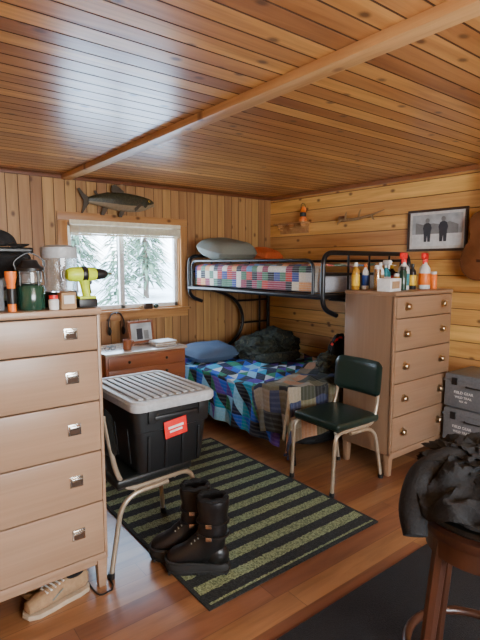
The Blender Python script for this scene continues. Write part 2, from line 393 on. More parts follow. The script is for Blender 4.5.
# ---------------------------------------------------------------- outside
def gz(x,y): return -.5+max(0,(y-9))*.06+.25*noise.noise(Vector((x*.2,y*.2,0)))
b=B('snowy_ground'); b.surf(lambda u,v:Vector((-14+u*44,YW+.4+v*40,gz(-14+u*44,YW+.4+v*40))),40,36,M_snow); b.done()
def tree(x,y,h,seed):
    random.seed(seed); b=B('conifer_tree')
    b.cyl((0,0,-.3),(0,0,h*.9),h*.018,M_bark,8,.01)
    n=int(h*8); tb={0:bmesh.new(),1:bmesh.new()}
    for i in range(n):
        z=h*(.10+.88*i/n); R=(h-z)*.20+.08
        for k in range(15):
            a=random.random()*6.28; r=R*random.uniform(.5,1.15)
            d=Vector((math.cos(a),math.sin(a),0)); s=Vector((-d.y,d.x,0))
            p0=Vector((0,0,z)); p1=p0+d*r*.6+Vector((0,0,-.08*r)); p2=p0+d*r+Vector((0,0,-.38*r))
            w=.05*r+.01
            t=tb[1 if random.random()<.2 else 0]; vs=[t.verts.new(q) for q in (p0,p1+s*w,p2,p1-s*w,p1+Vector((0,0,.03)))]
            for f in ((0,1,4),(1,2,4),(2,3,4),(3,0,4)): t.faces.new([vs[q] for q in f])
    b.merge(tb[0],M_pineN); b.merge(tb[1],M_snow)
    b.done((x,y,gz(x,y)))
for i,(x,y,h) in enumerate([(3.6,14,4.2),(6.6,15,5),(9.6,19,7.5),(4.6,19,6.5),(11.2,23,8),(7.6,22,7),(13.8,27,9),(2.4,19,6),(10.2,29,10),(5.6,27,8)]): tree(x,y,h,i)
# ---------------------------------------------------------------- dressers
def dresser(loc,w,d,hdl,M_dres,knob=False,nm='chest_of_drawers'):
    b=B(nm); Ht=1.31; zb=.155
    b.bx(.0,.018,.012,d,zb,Ht-.028,M_dresT,.004); b.bx(w-.018,w,.012,d,zb,Ht-.028,M_dresT,.004)
    b.bx(.018,w-.018,.03,d-.005,zb,Ht-.03,M_gap)
    b.bx(-.006,w+.006,-.006,d+.004,Ht-.03,Ht,M_dres,.010)
    b.bx(.0,w,.0,.03,zb-.012,zb+.02,M_dres,.005)
    b.bx(.0,.016,.0,.028,zb,Ht-.03,M_dres,.005); b.bx(w-.016,w,.0,.028,zb,Ht-.03,M_dres,.005)
    zs=[1.278,1.125,.898,.668,.43,.178]
    for i in range(5):
        z1,z0=zs[i]-.0025,zs[i+1]+.0025
        b.bx(.0175,w-.0175,-.004,.028,z0,z1,M_dres,.007)
        for hx in (.135,w-.135):
            zc=(z0+z1)/2+.005
            if knob:
                RX=Matrix.Rotation(PI/2,4,'X')
                b.lathe([(.001,0),(.030,0),(.031,.003),(.026,.006),(.014,.008),(.012,.016),(.020,.022),(.022,.028),(.017,.033),(.001,.035)],(hx,-.003,zc),hdl,20,RX)
            else:
                b.box((hx,-.007,zc),(.058,.008,.050),hdl,.003)
                b.box((hx,-.016,zc+.012),(.046,.016,.012),hdl,.004)
                b.box((hx,-.011,zc-.008),(.042,.004,.022),M_gap,.002)
    for x in (.0,w-.05):
        for y in (.005,d-.055):
            b.box((x+.025,y+.025,zb/2),(.05,.05,zb),M_dres,.006,taper=.72)
    b.bx(.05,w-.05,.01,.03,zb-.035,zb-.002,M_dres,.004)
    return b.done(loc)
dresser((.055,2.04,0),.752,.45,M_nickel,M_dresL)
dresser((2.825,1.93,0),.735,.43,M_brass,M_dresR,True)
# ---------------------------------------------------------------- chairs
def chair(loc,rot,V):
    b=B('vinyl_chair'); r=.0125
    for s in (-1,1):
        y=.19*s
        b.tube(fillet([(.245,y,.003),(.225,y,.415),(-.15,y,.415),(-.195,y*.97,.52),(-.235,y*.93,.80)],.07,6),r,M_cream,10)
        b.tube(fillet([(.08,y,.39),(-.17,y,.385),(-.25,y*1.03,.003)],.11,8),r,M_cream,10)
        b.cyl((.245,y,.0),(.244,y,.03),.017,M_black,10); b.cyl((-.25,y*1.03,.0),(-.246,y*1.03,.03),.017,M_black,10)
    b.cyl((.12,-.19,.405),(.12,.19,.405),.009,M_cream); b.cyl((-.1,-.19,.405),(-.1,.19,.405),.009,M_cream)
    b.box((.01,0,.452),(.42,.41,.052),V,.022,seg=4)
    b.box((.01,0,.428),(.40,.39,.012),M_black,.004)
    def back(sgn):
        def f(u,v):
            y=(u-.5)*.42; z=.585+v*.245
            e=min(u,1-u)*2; e2=min(v,1-v)*2
            th=.022*min(1,(e*6))**.5*min(1,(e2*4))**.5
            cut=.03*max(0,1-min(u,1-u)/.08)*abs(v-.5)*2
            z+= -cut if v>.5 else cut
            return Vector((-.222-(z-.6)*.09+.03*(2*u-1)**2+sgn*th,y,z))
        return f
    b.surf(back(1),20,12,V); b.surf(back(-1),20,12,V)
    return b.done(loc,rot=rot)
chair((2.54,2.17,0.0),(0,0,PI-.02),M_vinyl)
chair((1.085,2.28,.0065),(0,-.0245,0),M_vinylB)
# ---------------------------------------------------------------- storage tote
b=B('storage_tote'); z0=.4915; hh=.328
cx,cy=1.160,2.29
def rr(w,l,z,r,n=5):
    w*=.94; l*=.965
    out=[]
    for sx,sy,a0 in ((1,1,0),(-1,1,90),(-1,-1,180),(1,-1,270)):
        for k in range(n+1):
            a=math.radians(a0+90*k/n); out.append(Vector((sx*(w/2-r)+r*math.cos(a)*1,sy*(l/2-r)+r*math.sin(a),z)) )
    return out
M0=Matrix.Translation((cx,cy,z0))
b.loft([rr(.37,.50,0,.04),rr(.385,.515,.012,.04),rr(.42,.55,hh*.62,.04),rr(.42,.55,hh*.64,.04),rr(.445,.575,hh*.66,.04),rr(.455,.585,hh,.04)],M_tote,M=M0)
b.loft([rr(.485,.62,hh-.006,.05),rr(.495,.63,hh+.004,.05),rr(.495,.63,hh+.03,.05),rr(.475,.61,hh+.042,.05),rr(.43,.565,hh+.042,.04),rr(.42,.555,hh+.034,.04)],M_grayL,M=M0)
for i in range(9):
    b.box((cx-.164+i*.041,cy,z0+hh+.038),(.026,.48,.012),M_grayL,.005)
for sx in (-1,1):
    for i in range(3): b.box((cx+sx*.191,cy-.15+i*.15,z0+.15),(.016,.02,.24),M_tote,.004,rot=(0,sx*.085,0))
for i in range(4): b.box((cx-.14+i*.093,cy-.262,z0+.10),(.014,.016,.18),M_tote,.004,rot=(.08,0,0))
b.box((cx,cy-.283,z0+.280),(.24,.03,.022),M_tote,.006); b.box((cx-.13,cy-.287,z0+.295),(.045,.016,.075),M_tote,.006); b.box((cx+.15,cy-.287,z0+.295),(.045,.016,.075),M_tote,.006)
b.box((cx-.005,cy-.287,z0+.215),(.125,.006,.088),M_red,.002,rot=(.06,-.12,0))
b.box((cx-.005,cy-.291,z0+.222),(.085,.003,.012),M_white,0,rot=(.06,-.12,0)); b.box((cx-.005,cy-.291,z0+.202),(.07,.003,.01),M_white,0,rot=(.06,-.12,0))
b.done()
# ---------------------------------------------------------------- desk
b=B('writing_desk'); x0,x1,y0,y1=1.50,2.25,3.70,4.16
b.bx(x0-.01,x1+.01,y0-.015,y1,.750,.772,M_desktop,.006)
b.bx(x0,x1,y0+.012,y1-.01,.50,.749,M_desk,.004)
b.bx(x0+.02,x1-.02,y0,y0+.02,.635,.735,M_desk,.006); b.bx(x0+.02,x1-.02,y0,y0+.02,.52,.625,M_desk,.006)
for z in (.685,.572):
    for x in (x0+.2,x1-.2): b.ell((x,y0-.012,z),(.013,.013,.013),M_frame,sub=2)
b.bx(x0,x0+.30,y0+.012,y1-.01,.06,.499,M_desk,.004)
for i in range(3): b.bx(x0+.02,x0+.28,y0,y0+.02,.08+i*.14,.205+i*.14,M_desk,.005)
for x in (x0+.0,x1-.05):
    for y in (y0+.014,y1-.06): b.box((x+.025,y+.025,.25),(.05,.045,.5),M_desk,.004,taper=.8)
b.done()
b=B('picture_frame')
for dx,dz,sx,sz in ((0,.0105,.26,.021),(0,.1945,.26,.021),(-.12,.1025,.02,.163),(.12,.1025,.02,.163)): b.box((dx,0,dz),(sx,.018,sz),M_desk,.003)
b.box((0,.002,.1025),(.23,.008,.17),M_print,0); b.box((-.02,-.0035,.085),(.06,.002,.10),M_pdark,0); b.box((.05,-.0035,.075),(.05,.002,.08),M_pmid,0)
b.box((0,.05,.085),(.03,.006,.13),M_frame,.002,rot=(.5,0,0))
b.done((1.99,4.04,.7755),rot=(-.14,0,.08))
b=B('paper_stack')
random.seed(3)
for i in range(7): b.box((random.uniform(-.01,.01),random.uniform(-.01,.01),.004+i*.006),(.2,.15,.005),[M_white,M_card,M_whiteL][i%3],.001,rot=(0,0,random.uniform(-.15,.15)))
b.done((2.10,3.84,.773))
b=B('ceramic_mug'); b.lathe([(.001,0),(.032,0),(.036,.01),(.036,.085),(.032,.085),(.031,.01),(.001,.008)],(0,0,0),M_desk)
b.tube(catmull([(.034,0,.07),(.06,0,.065),(.062,0,.035),(.034,0,.022)],5),.005,M_desk); b.done((1.74,3.82,.7725))
b=B('headphones'); b.tube(catmull([(-.075,0,0),(-.08,0,.08),(-.05,0,.155),(0,0,.175),(.05,0,.155),(.08,0,.08),(.075,0,0)],6),.007,M_black)
for s in(-1,1): b.ell((s*.072,0,-.005),(.018,.03,.042),M_black,sub=3)
b.tube([(0,.014,.160),(0,-.008,.160),(0,-.014,.172)],.004,M_nickel,6)
b.done((1.93,YW-.066,.850))
b=B('sill_trinkets'); b.box((0,0,.03),(.09,.03,.06),M_frame,.006); b.ell((.09,0,.025),(.03,.018,.025),M_green,sub=2); b.ell((-.08,0,.02),(.025,.016,.02),M_card,sub=2)
b.done((2.3,YW-.03,HZ0+.0005))
b=B('reading_glasses')
for s in (-1,1):
    b.tube([(s*.035+.028*math.cos(a),0,.022+.02*math.sin(a)) for a in [2*PI*k/16 for k in range(16)]],.003,M_black,6,closed=True); b.tube([(s*.064,0,.025),(s*.064,.11,.01)],.0025,M_black,6)
b.tube([(-.01,0,.026),(.01,0,.026)],.0025,M_black,6); b.done((1.60,3.85,.773),.4)
# ---------------------------------------------------------------- bunk bed
BX0,BX1,BY0,BY1=2.73,3.84,2.50,4.40
b=B('bunk_bed'); R=.019
for y,zt in ((BY0,1.585),(BY1,1.585)):
    b.tube(fillet([(BX1,y,.0),(BX1,y,zt),(BX0,y,zt),(BX0,y,1.16),(BX0+.16,y,1.10)],.10,7),R,M_blackm,10)
    b.tube([(BX0,y,1.25),(BX1,y,1.25)],R,M_blackm,10)
    b.tube([(BX0,y,1.42),(BX1,y,1.42)],.012,M_blackm,8)
    b.tube(catmull([(BX0+.08,y,1.24),(3.10,y,1.20),(3.34,y,1.09),(3.45,y,.90),(3.39,y,.69),(3.14,y,.53),(2.75,y,.44),(2.50,y,.36),(2.44,y,.18),(2.45,y,.0)],6),R,M_blackm,10)
    for z in (1.08,.82,.60): b.tube([(3.42 if z!=1.08 else 3.36,y,z),(BX1,y,z)],.012,M_blackm,8)
    b.tube([(BX1-.13,y,.3),(BX1-.13,y,1.25)],.012,M_blackm,8)
    b.tube([(2.48,y,.29),(BX1,y,.29)],R,M_blackm,10)
    for x in (3.02,3.28,3.55): b.tube([(x,y,1.25),(x,y,1.585)],.009,M_blackm,8)
for x in (BX0,BX1): b.tube([(x,BY0,1.25),(x,BY1,1.25)],.021,M_blackm,10)
b.tube(fillet([(BX0,BY0+.10,1.25),(BX0,BY0+.10,1.53),(BX0,BY1-.06,1.53),(BX0,BY1-.06,1.25)],.08,6),.013,M_blackm,10)
b.tube([(BX1,BY0,1.53),(BX1,BY1,1.53)],.013,M_blackm,8)
for x in (2.46,BX1): b.tube([(x,BY0,.29),(x,BY1,.29)],.02,M_blackm,10)
for i in range(8):
    y=BY0+.2+i*.22; b.tube([(BX0,y,1.255),(BX1,y,1.255)],.007,M_blackm,6); b.tube([(2.46,y,.29),(BX1,y,.29)],.007,M_blackm,6)
b.done()
B('upper_mattress').box((3.285,3.45,1.345),(1.02,1.80,.14),M_ticking,.04,seg=4).done()
B('lower_mattress').box((3.11,3.45,.395),(1.34,1.80,.18),M_ticking,.05,seg=4).done()
def uq(u,v):
    y=2.57+v*1.76; s=u*1.2
    w=.010*math.sin(y*19)+.012*noise.noise(Vector((y*4,u*5,0)))
    if s<.17: return Vector((2.762+w*(.6-s*2),y,1.285+s))
    if s<.23: a=(s-.17)/.06*PI/2; return Vector((2.762+.03*(1-math.cos(a))+w*.2,y,1.455+.03*math.sin(a)))
    return Vector((2.792+(s-.23)*1.0,y,1.487+.02*noise.noise(Vector((s*6,y*5,3)))+.008))
B('patchwork_quilt').surf(uq,60,80,M_quiltU,.008,1.2,1.76).done()
def pillow(name,loc,d,m,rot,seed):
    b=B(name); 
    def f(sg):
        def g(u,v):
            a=(u-.5)*2; c=(v-.5)*2
            k=max(0,(1-a**4)*(1-c**4))**.55
            wr=.08*noise.noise(Vector((a*2+seed,c*2,seed)))
            px=a*(1-.10*c*c); py=c*(1-.10*a*a)
            return Vector((px*d[0]/2,py*d[1]/2,sg*(k*(.5+wr)*d[2])))
        return g
    b.surf(f(1),22,18,m); b.surf(f(-1),22,18,m); b.done(loc,rot=rot)
pillow('gray_pillow',(2.98,4.06,1.645),(.56,.46,.21),M_graycloth,(.22,-.02,.1),1)
pillow('orange_pillow',(3.54,4.10,1.60),(.30,.36,.14),M_orcloth,(.25,0,.0),2)
pillow('blue_pillow',(2.74,4.05,.61),(.58,.42,.16),M_bluecloth,(.12,0,.05),3)
def drape(xe,ye,zt,fl,seed,amp,outx=.10):
    def f(x,y):
        ox=max(0,xe-x); oy=max(0,ye-y); o=math.hypot(ox,oy)
        h=amp*noise.noise(Vector((x*3.3+seed,y*3.3,seed)))+amp*.5*(1-2*abs(noise.noise(Vector((x*5+seed,y*4,seed+4)))))
        if o>0:
            drop=max(0,o-.02)
            fold=.018*math.sin((x if oy>ox else y)*24+seed)*min(1,o*5)
            return Vector((max(x,xe)-(outx*min(o,1)+fold+.02)*(ox/o if o else 0),max(y,ye)-(.06*min(o,1)+fold*.5+.01)*(oy/o),max(fl,zt-drop*.97)+h*max(0,1-o*4)))
        return Vector((x,y,zt+h*min(1,(x-xe)*8,)))
    return f
dq=drape(2.42,2.52,.515,.10,2.,.03)
B('blue_quilt').surf(lambda u,v:dq(2.02+u*1.74,2.56+v*1.78),80,80,M_quiltL,.010,1.74,1.78).done()
dc=drape(2.375,2.475,.575,.07,7.,.06,.12)
def dcf(u,v):
    x=2.03+u*1.45; y=2.08+v*(.66+.42*u+.05*math.sin(u*9))
    p=dc(x,y)
    if v>.85: p.z-= (v-.85)/.15*.035
    if u>.9: p.z-=(u-.9)/.1*.03
    return p
B('olive_comforter').surf(dcf,70,50,M_comf,.014,1.45,.9).done()
b=B('camo_sleeping_bag')
b.ell((3.20,3.85,.61),(.20,.24,.13),M_camo,.28,6,3,4,flat=-.08)
b.ell((3.46,3.85,.64),(.22,.26,.16),M_camo,.25,6,8,4,flat=-.11)
b.tube(catmull([(3.06,3.66,.565),(3.10,3.55,.57),(3.25,3.50,.575),(3.45,3.48,.58)],6),[.04,.05,.055,.05,.04],M_camo,12)
b.done()
b=B('hanging_dark_jacket')
b.ell((3.02,2.58,.80),(.09,.05,.12),M_blackcloth,.25,5,2,4); b.ell((2.96,2.60,.70),(.13,.08,.09),M_camo,.3,5,6,4,flat=-.07)
b.tube(catmull([(2.93,2.58,.85),(3.0,2.555,.905),(3.08,2.56,.88)],5),.012,M_red,8)
b.done()
b=B('duffel_bag')
b.ell((0,0,.11),(.34,.17,.11),M_blackcloth,.08,4,4,4,flat=-.108,power=.75)
b.tube(catmull([(-.12,-.1,.19),(-.1,-.14,.23),(0,-.15,.245),(.1,-.14,.23),(.12,-.1,.19)],5),.012,M_black)
b.done((3.02,2.78,0))
# ---------------------------------------------------------------- rugs
b=B('striped_rug'); b.box((0,0,.006),(1.19,1.73,.011),M_rug,.004); b.done((1.675,2.475,.0005))
b=B('black_floor_mat'); b.box((0,0,.006),(2.3,1.9,.010),M_mat,.004); b.done((1.55,.36,.0005))
# ---------------------------------------------------------------- boots
def boot():
    b=B('winter_boot')
    def ring(cx,cz,tilt,ra,rb,n=20):
        e=Vector((math.sin(tilt),0,math.cos(tilt)))
        out=[]
        for j in range(n):
            a=2*PI*j/n; out.append(Vector((cx,0,cz))+e*ra*math.sin(a)+Vector((0,1,0))*rb*math.cos(a))
        return out
    rings=[ring(.172,.055,0,.012,.02),ring(.165,.058,0,.03,.034),ring(.14,.066,0,.044,.047),ring(.10,.074,.1,.052,.053),ring(.055,.085,.3,.062,.053),
           ring(.015,.10,.55,.076,.050),ring(-.02,.118,.85,.084,.048),ring(-.040,.15,1.15,.080,.047),ring(-.050,.19,1.4,.070,.049),
           ring(-.054,.215,1.5,.073,.054),ring(-.056,.235,1.57,.067,.051),ring(-.056,.265,1.57,.075,.057),ring(-.056,.285,1.57,.069,.054),
           ring(-.056,.32,1.57,.077,.061),ring(-.056,.355,1.57,.080,.063),ring(-.056,.375,1.57,.072,.056),ring(-.056,.372,1.57,.057,.043),ring(-.056,.30,1.57,.05,.04)]
    b.loft(rings,M_rubber)
    b.ell((-.072,0,.08),(.062,.046,.06),M_rubber,sub=3)
    def so(z,k):
        pts=[(.178,0),(.165,.03),(.13,.052),(.08,.057),(.02,.046),(-.04,.042),(-.10,.046),(-.13,.032),(-.14,0),(-.13,-.032),(-.10,-.046),(-.04,-.040),(.02,-.044),(.08,-.055),(.13,-.05),(.165,-.03)]
        return [Vector((x*k,y*k*1.03,z)) for x,y in pts]
    b.loft([so(0,1.0),so(.014,1.03),so(.016,.98),so(.022,.98),so(.024,1.03),so(.04,1.02),so(.05,.96)],M_sole)
    for i in range(9): b.box((-.12+i*.034,0,.006),(.012,.112 if i>3 else .095,.012),M_sole,.002)
    b.tube(catmull([(-.02,.054,.06),(.06,.06,.062),(.13,.055,.06),(.172,.025,.06),(.172,-.025,.06),(.13,-.055,.06),(.06,-.06,.062),(-.02,-.054,.06)],4),.006,M_sole,8)
    for z in (.19,.255):
        b.tube([(-.056+.076*math.cos(a),.058*math.sin(a),z) for a in [2*PI*k/20 for k in range(20)]],.007,M_black,6,closed=True)
        for s in (-1,1): b.box((-.04,s*.062,z),(.03,.010,.022),M_nickel,.003)
    for i in range(5):
        z=.152+i*.014; x=.055-i*.016; b.tube([(x-.01,-.035,z-.006),(x,0,z),(x-.01,.035,z-.002)],.0035,M_graycloth,6)
    b.tube([(-.056+.066*math.cos(a),.052*math.sin(a),.373+.004*math.sin(a*7)) for a in [2*PI*k/28 for k in range(28)]],.013,M_blackcloth,8,closed=True)
    return b
ang=math.atan2(.196,-.24)
boot().done((1.210,1.865,.013),rz=ang)
boot().done((1.205,2.015,.013),rz=ang+.10)
def sneaker(loc,rz,m,nm='suede_sneaker'):
    b=B(nm)
    def rg(x,z0,z1,w):
        return [Vector((x,w*math.cos(2*PI*j/16),(z0+z1)/2+(z1-z0)/2*math.sin(2*PI*j/16))) for j in range(16)]
    b.loft([rg(.15,.03,.045,.015),rg(.142,.02,.062,.035),rg(.11,.018,.075,.044),rg(.06,.018,.09,.046),rg(.02,.018,.100,.042),rg(-.02,.018,.106,.038),rg(-.07,.018,.104,.036),rg(-.115,.02,.102,.032),rg(-.13,.03,.09,.018)],m)
    def so(z,k):
        pts=[(.16,0),(.148,.03),(.11,.048),(.05,.048),(-.02,.04),(-.08,.04),(-.125,.03),(-.14,0),(-.125,-.03),(-.08,-.04),(-.02,-.04),(.05,-.048),(.11,-.048),(.148,-.03)]
        return [Vector((x*k,y*k,z)) for x,y in pts]
    b.loft([so(0,.98),so(.01,1.02),so(.022,1.0)],M_rubT)
    b.ell((-.07,0,.100),(.045,.026,.010),M_blackcloth,sub=3)
    for i in range(5): b.tube([(.07-i*.018,-.026,.084+i*.006),(.062-i*.018,.026,.084+i*.006)],.004,M_white,6)
    for s in (-1,1): b.tube([(.05,s*.046,.055),(.0,s*.0425,.085)],.004,M_graycloth,6)
    b.tube(catmull([(.06,-.03,.09),(.07,-.055,.05),(.05,-.07,.015),(.02,-.07,.006)],4),.003,M_white,6)
    b.done(loc,rz)
sneaker((.590,2.075,.0005),PI+.12,M_tan)
sneaker((.62,2.195,.0005),PI-.1,M_tan)
b=B('extension_cord'); b.tube([Vector(p)+Vector((0,0,.005)) for p in catmull([(.825,2.42,0),(.826,2.24,0),(.824,2.06,0),(.81,2.01,0),(.79,2.0,0),(.74,2.015,0),(.735,2.2,0)],6)],.004,M_black,6); b.done()
# ---------------------------------------------------------------- stool & jacket
SX,SY=1.485,.665
b=B('bar_stool')
b.lathe([(.001,.66),(.17,.66),(.185,.666),(.19,.68),(.19,.695),(.175,.705),(.001,.705)],(0,0,0),M_stool,36)
b.lathe([(.001,.704),(.172,.704),(.185,.715),(.185,.73),(.165,.745),(.001,.75)],(0,0,0),M_vinylB,36)
for k in range(4):
    a=PI/4+k*PI/2+.35; c,s=math.cos(a),math.sin(a)
    b.tube([(c*.205,s*.205,0),(c*.19,s*.19,.2),(c*.145,s*.145,.66)],[.021,.022,.025],M_stool,8)
b.tube([(.212*math.cos(a),.212*math.sin(a),.22) for a in [2*PI*k/40 for k in range(40)]],.015,M_stool,10,closed=True)
b.lathe([(.15,.60),(.168,.60),(.168,.66),(.15,.66)],(0,0,0),M_stool,36)
b.done((SX,SY,.012))
b=B('black_winter_jacket')
def jk(u,v):
    a=2*PI*v; hem=.215+.035*math.sin(2*a+.2)+.022*math.sin(5*a)+.03*max(0,math.sin(a-.6)); r=u*hem
    fold=noise.noise(Vector((math.cos(a)*2.1,math.sin(a)*2.1,u*3)))
    fold2=1-2*abs(noise.noise(Vector((math.cos(a)*3.6,math.sin(a)*3.6,u*5+5))))
    if r<.185: rr=r; z=.095*(1-(r/.20)**2.2)
    else: rr=.185+(r-.185)*.55; z=.017-(r-.185)*.95
    k=min(1,r*10)
    z+=(.036*fold+.028*fold2)*k
    rr*=1+.12*fold+.05*fold2
    return Vector((rr*math.cos(a)*1.08,rr*math.sin(a)*1.08,.788+z))
b.surf(jk,36,96,M_blackcloth,.010)
b.tube(catmull([(.06,.02,.885),(-.04,.10,.87),(-.13,.13,.83),(-.20,.12,.755),(-.235,.09,.69)],6),[.03,.045,.05,.045,.035],M_blackcloth,14)
b.ell((.06,.05,.865),(.15,.12,.045),M_blackcloth,.5,8,4,5)
b.done((SX,SY,.0))
# ---------------------------------------------------------------- cases
for i,z in enumerate((.158,.422)):
    b=B('equipment_case'); w,d,h=.40,.46,.260
    b.box((0,0,h/2),(w,d,h*.97),M_case,.012); b.box((0,0,h*.80),(w+.014,d+.014,.02),M_case,.005)
    b.box((0,0,h*.965),(w*.97,d*.97,.014),M_case,.004)
    for y in (-.15,.15): b.box((-w/2-.007,y,h*.79),(.014,.04,.055),M_black,.004)
    b.tube(fillet([(-w/2,-.06,h*.68),(-w/2-.022,-.06,h*.68),(-w/2-.022,.06,h*.68),(-w/2,.06,h*.68)],.01,3),.005,M_black,6)
    Mt=Matrix.Translation((-w/2-.0015,.08,h*.44))@Matrix.Rotation(-PI/2,4,'Z')@Matrix.Rotation(PI/2,4,'X')
    b.text('FIELD GEAR',.028,M_white,Mt); b.text('WILD TRAIL',.024,M_white,Matrix.Translation((0,0,-.034))@Mt)
    b.text('NO. 40',.02,M_white,Matrix.Translation((0,0,-.062))@Mt)
    b.done((3.65,1.665,z))
b=B('white_storage_bin'); b.box((0,0,.076),(.40,.46,.150),M_white,.012,taper=.92); b.box((0,0,.148),(.41,.47,.014),M_white,.005); b.done((3.65,1.665,.0))
# ---------------------------------------------------------------- wall decor
b=B('mounted_fish')
prof=[(-.30,.030,.012),(-.27,.036,.016),(-.20,.054,.026),(-.10,.078,.038),(0,.090,.045),(.10,.090,.046),(.20,.080,.042),(.27,.066,.036),(.32,.048,.028),(.355,.028,.018),(.372,.012,.010)]
def zc(x): return .03*math.cos((x+.3)*5.0)-.02
def fr(x,h,w,lo,hi,n=10):
    return [Vector((x,-w*math.cos(a)*1,zc(x)+h*math.sin(a))) for a in [lo+(hi-lo)*k/n for k in range(n+1)]]
for lo,hi,m in ((-.35,PI+.35,M_fishT),(PI+.35,2*PI-.35,M_fishB)):
    b.loft([fr(x,h,w,lo,hi) for x,h,w in prof],m)
def P2(pts,th,m,y=0):
    b.poly([(x,z+zc(max(-.3,min(.37,x)))) for x,z in pts],th,m,Matrix.Translation((0,y,0)))
P2([(-.295,.03),(-.33,.06),(-.365,.115),(-.385,.11),(-.365,.05),(-.345,.0),(-.355,-.05),(-.385,-.11),(-.37,-.115),(-.33,-.065),(-.295,-.03)],.008,M_fin)
P2([(-.06,.085),(-.05,.145),(-.02,.16),(.03,.135),(.07,.10),(.06,.085)],.006,M_fin)
P2([(-.22,.045),(-.235,.085),(-.215,.09),(-.195,.055)],.006,M_fin)
P2([(-.16,-.055),(-.20,-.135),(-.165,-.14),(-.11,-.065)],.006,M_fin)
P2([(.0,-.08),(-.03,-.145),(.005,-.15),(.05,-.08)],.006,M_fin,-.01)
P2([(.22,-.02),(.14,-.085),(.135,-.055),(.20,.0)],.006,M_fin,-.045)
P2([(.30,-.045),(.375,-.040),(.372,-.018),(.32,-.012)],.022,M_fishB)
ze=zc(.315)
b.ell((.315,-.027,.018+ze),(.011,.006,.011),M_yellow,sub=2); b.ell((.315,-.032,.018+ze),(.006,.004,.006),M_black,sub=2)
b.ell((.26,-.034,zc(.26)),(.03,.006,.045),M_fishT,sub=2)
b.done((1.995,YW-.052,2.115),rot=(0,-.12,0))
b=B('wooden_shelf')
b.bx(3.88,3.99,3.86,4.36,1.955,1.972,M_trim,.003)
b.bx(3.975,3.995,3.88,4.34,1.85,1.954,M_trim,.003)
for y in (3.92,4.11,4.30):
    b.cyl((3.975,y,1.89),(3.91,y,1.905),.009,M_trim,8); b.box((3.935,y,1.94),(.07,.016,.03),M_trim,.003)
b.done()
b=B('orange_lantern')
b.lathe([(.001,0),(.036,0),(.04,.01),(.04,.035),(.03,.045),(.032,.05),(.034,.10),(.028,.115),(.036,.122),(.03,.15),(.012,.165),(.001,.166)],(0,0,0),M_orange,18)
b.lathe([(.0335,.052),(.0355,.055),(.0355,.095),(.0335,.10)],(0,0,0),M_black,18)
b.tube(catmull([(-.034,0,.12),(-.03,0,.18),(0,0,.20),(.03,0,.18),(.034,0,.12)],5),.003,M_black,6)
b.done((3.935,3.92,1.9735))
b=B('wall_antler')
b.tube(catmull([(3.965,3.42,1.965),(3.93,3.28,1.945),(3.92,3.12,1.95),(3.93,2.98,1.975),(3.955,2.86,2.015)],6),[.020,.016,.014,.011,.004],M_antler,10)
for y,dy,dz,z in ((3.30,-.03,.075,1.948),(3.14,-.05,.085,1.95),(2.98,-.05,-.05,1.97),(3.36,.03,-.05,1.95)):
    b.tube(catmull([(3.925,y,z),(3.90,y+dy*.6,z+dz*.6),(3.90,y+dy,z+dz)],4),[.012,.009,.003],M_antler,8)
b.box((3.988,3.40,1.965),(.018,.08,.06),M_dark,.004); b.done()
b=B('framed_photograph'); yc,zc2=2.335,1.795; w,h=.56,.365
for (dy,dz,sy,sz) in ((0,h/2-.011,w,.022),(0,-h/2+.011,w,.022),(w/2-.011,0,.022,h-.044),(-w/2+.011,0,.022,h-.044)):
    b.box((3.985,yc+dy,zc2+dz),(.024,sy,sz),M_frame,.004)
b.box((3.99,yc,zc2),(.010,w-.04,h-.04),M_whiteL,0); b.box((3.984,yc,zc2),(.003,w-.09,h-.09),M_print,0)
b.box((3.983,yc,zc2-.085),(.003,w-.09,.105),M_white,0)
for px,k in ((.085,1.),(-.065,1.05)):
    RM=Matrix.Translation((3.981,yc+px,zc2-.10))@Matrix.Rotation(PI/2,4,'Z')
    b.poly([(-.03*k,0),(-.034*k,.09*k),(-.042*k,.12*k),(-.03*k,.155*k),(-.012,.165*k),(.012,.165*k),(.03*k,.155*k),(.042*k,.12*k),(.034*k,.09*k),(.03*k,0),(.006,0),(.0,.06),(-.006,0)],.002,M_pdark,RM)
    b.poly([(.02*math.cos(t*PI/6),.185*k+.022*math.sin(t*PI/6)) for t in range(12)],.003,M_pmid,RM)
b.poly([(-.2,0),(-.2,.08),(-.12,.11),(-.05,.085),(.03,.10),(.12,.09),(.2,.11),(.2,0)],.001,M_pmid,Matrix.Translation((3.9822,yc,zc2-.04))@Matrix.Rotation(PI/2,4,'Z'))
b.done()
b=B('acoustic_guitar')
def gout(k):
    k*=1.2
    prof=[(0,-.24),(.09,-.235),(.155,-.19),(.18,-.12),(.165,-.04),(.125,.03),(.115,.06),(.13,.12),(.125,.17),(.085,.21),(.02,.22)]
    c=[(p.x,p.z) for p in catmull([(p[0],0,p[1]) for p in prof],4)]
    return [(x*k,z*k) for x,z in c]+[(-x*k,z*k) for x,z in c[::-1][:-1] if x>0]
RG=Matrix.Rotation(PI/2,4,'Z')
b.poly(gout(1.),.085,M_guitS,RG); b.poly(gout(.975),.004,M_guitar,Matrix.Translation((-.044,0,0))@RG)
b.poly([(.052*math.cos(2*PI*k/24),.06+.052*math.sin(2*PI*k/24)) for k in range(24)],.002,M_black,Matrix.Translation((-.0465,0,0))@RG)
b.box((-.052,0,-.13),(.014,.15,.022),M_guitS,.003)
b.box((-.04,0,.33),(.035,.055,.30),M_black,.006); b.box((-.04,0,.53),(.03,.075,.13),M_guitS,.006)
for z in (.50,.53,.56):
    for s in (-1,1): b.cyl((-.04,s*.038,z),(-.04,s*.06,z),.006,M_nickel,8)
for k in range(6): b.cyl((-.062,-.02+k*.008,-.13),(-.062,-.018+k*.0072,.48),.0008,M_nickel,4)
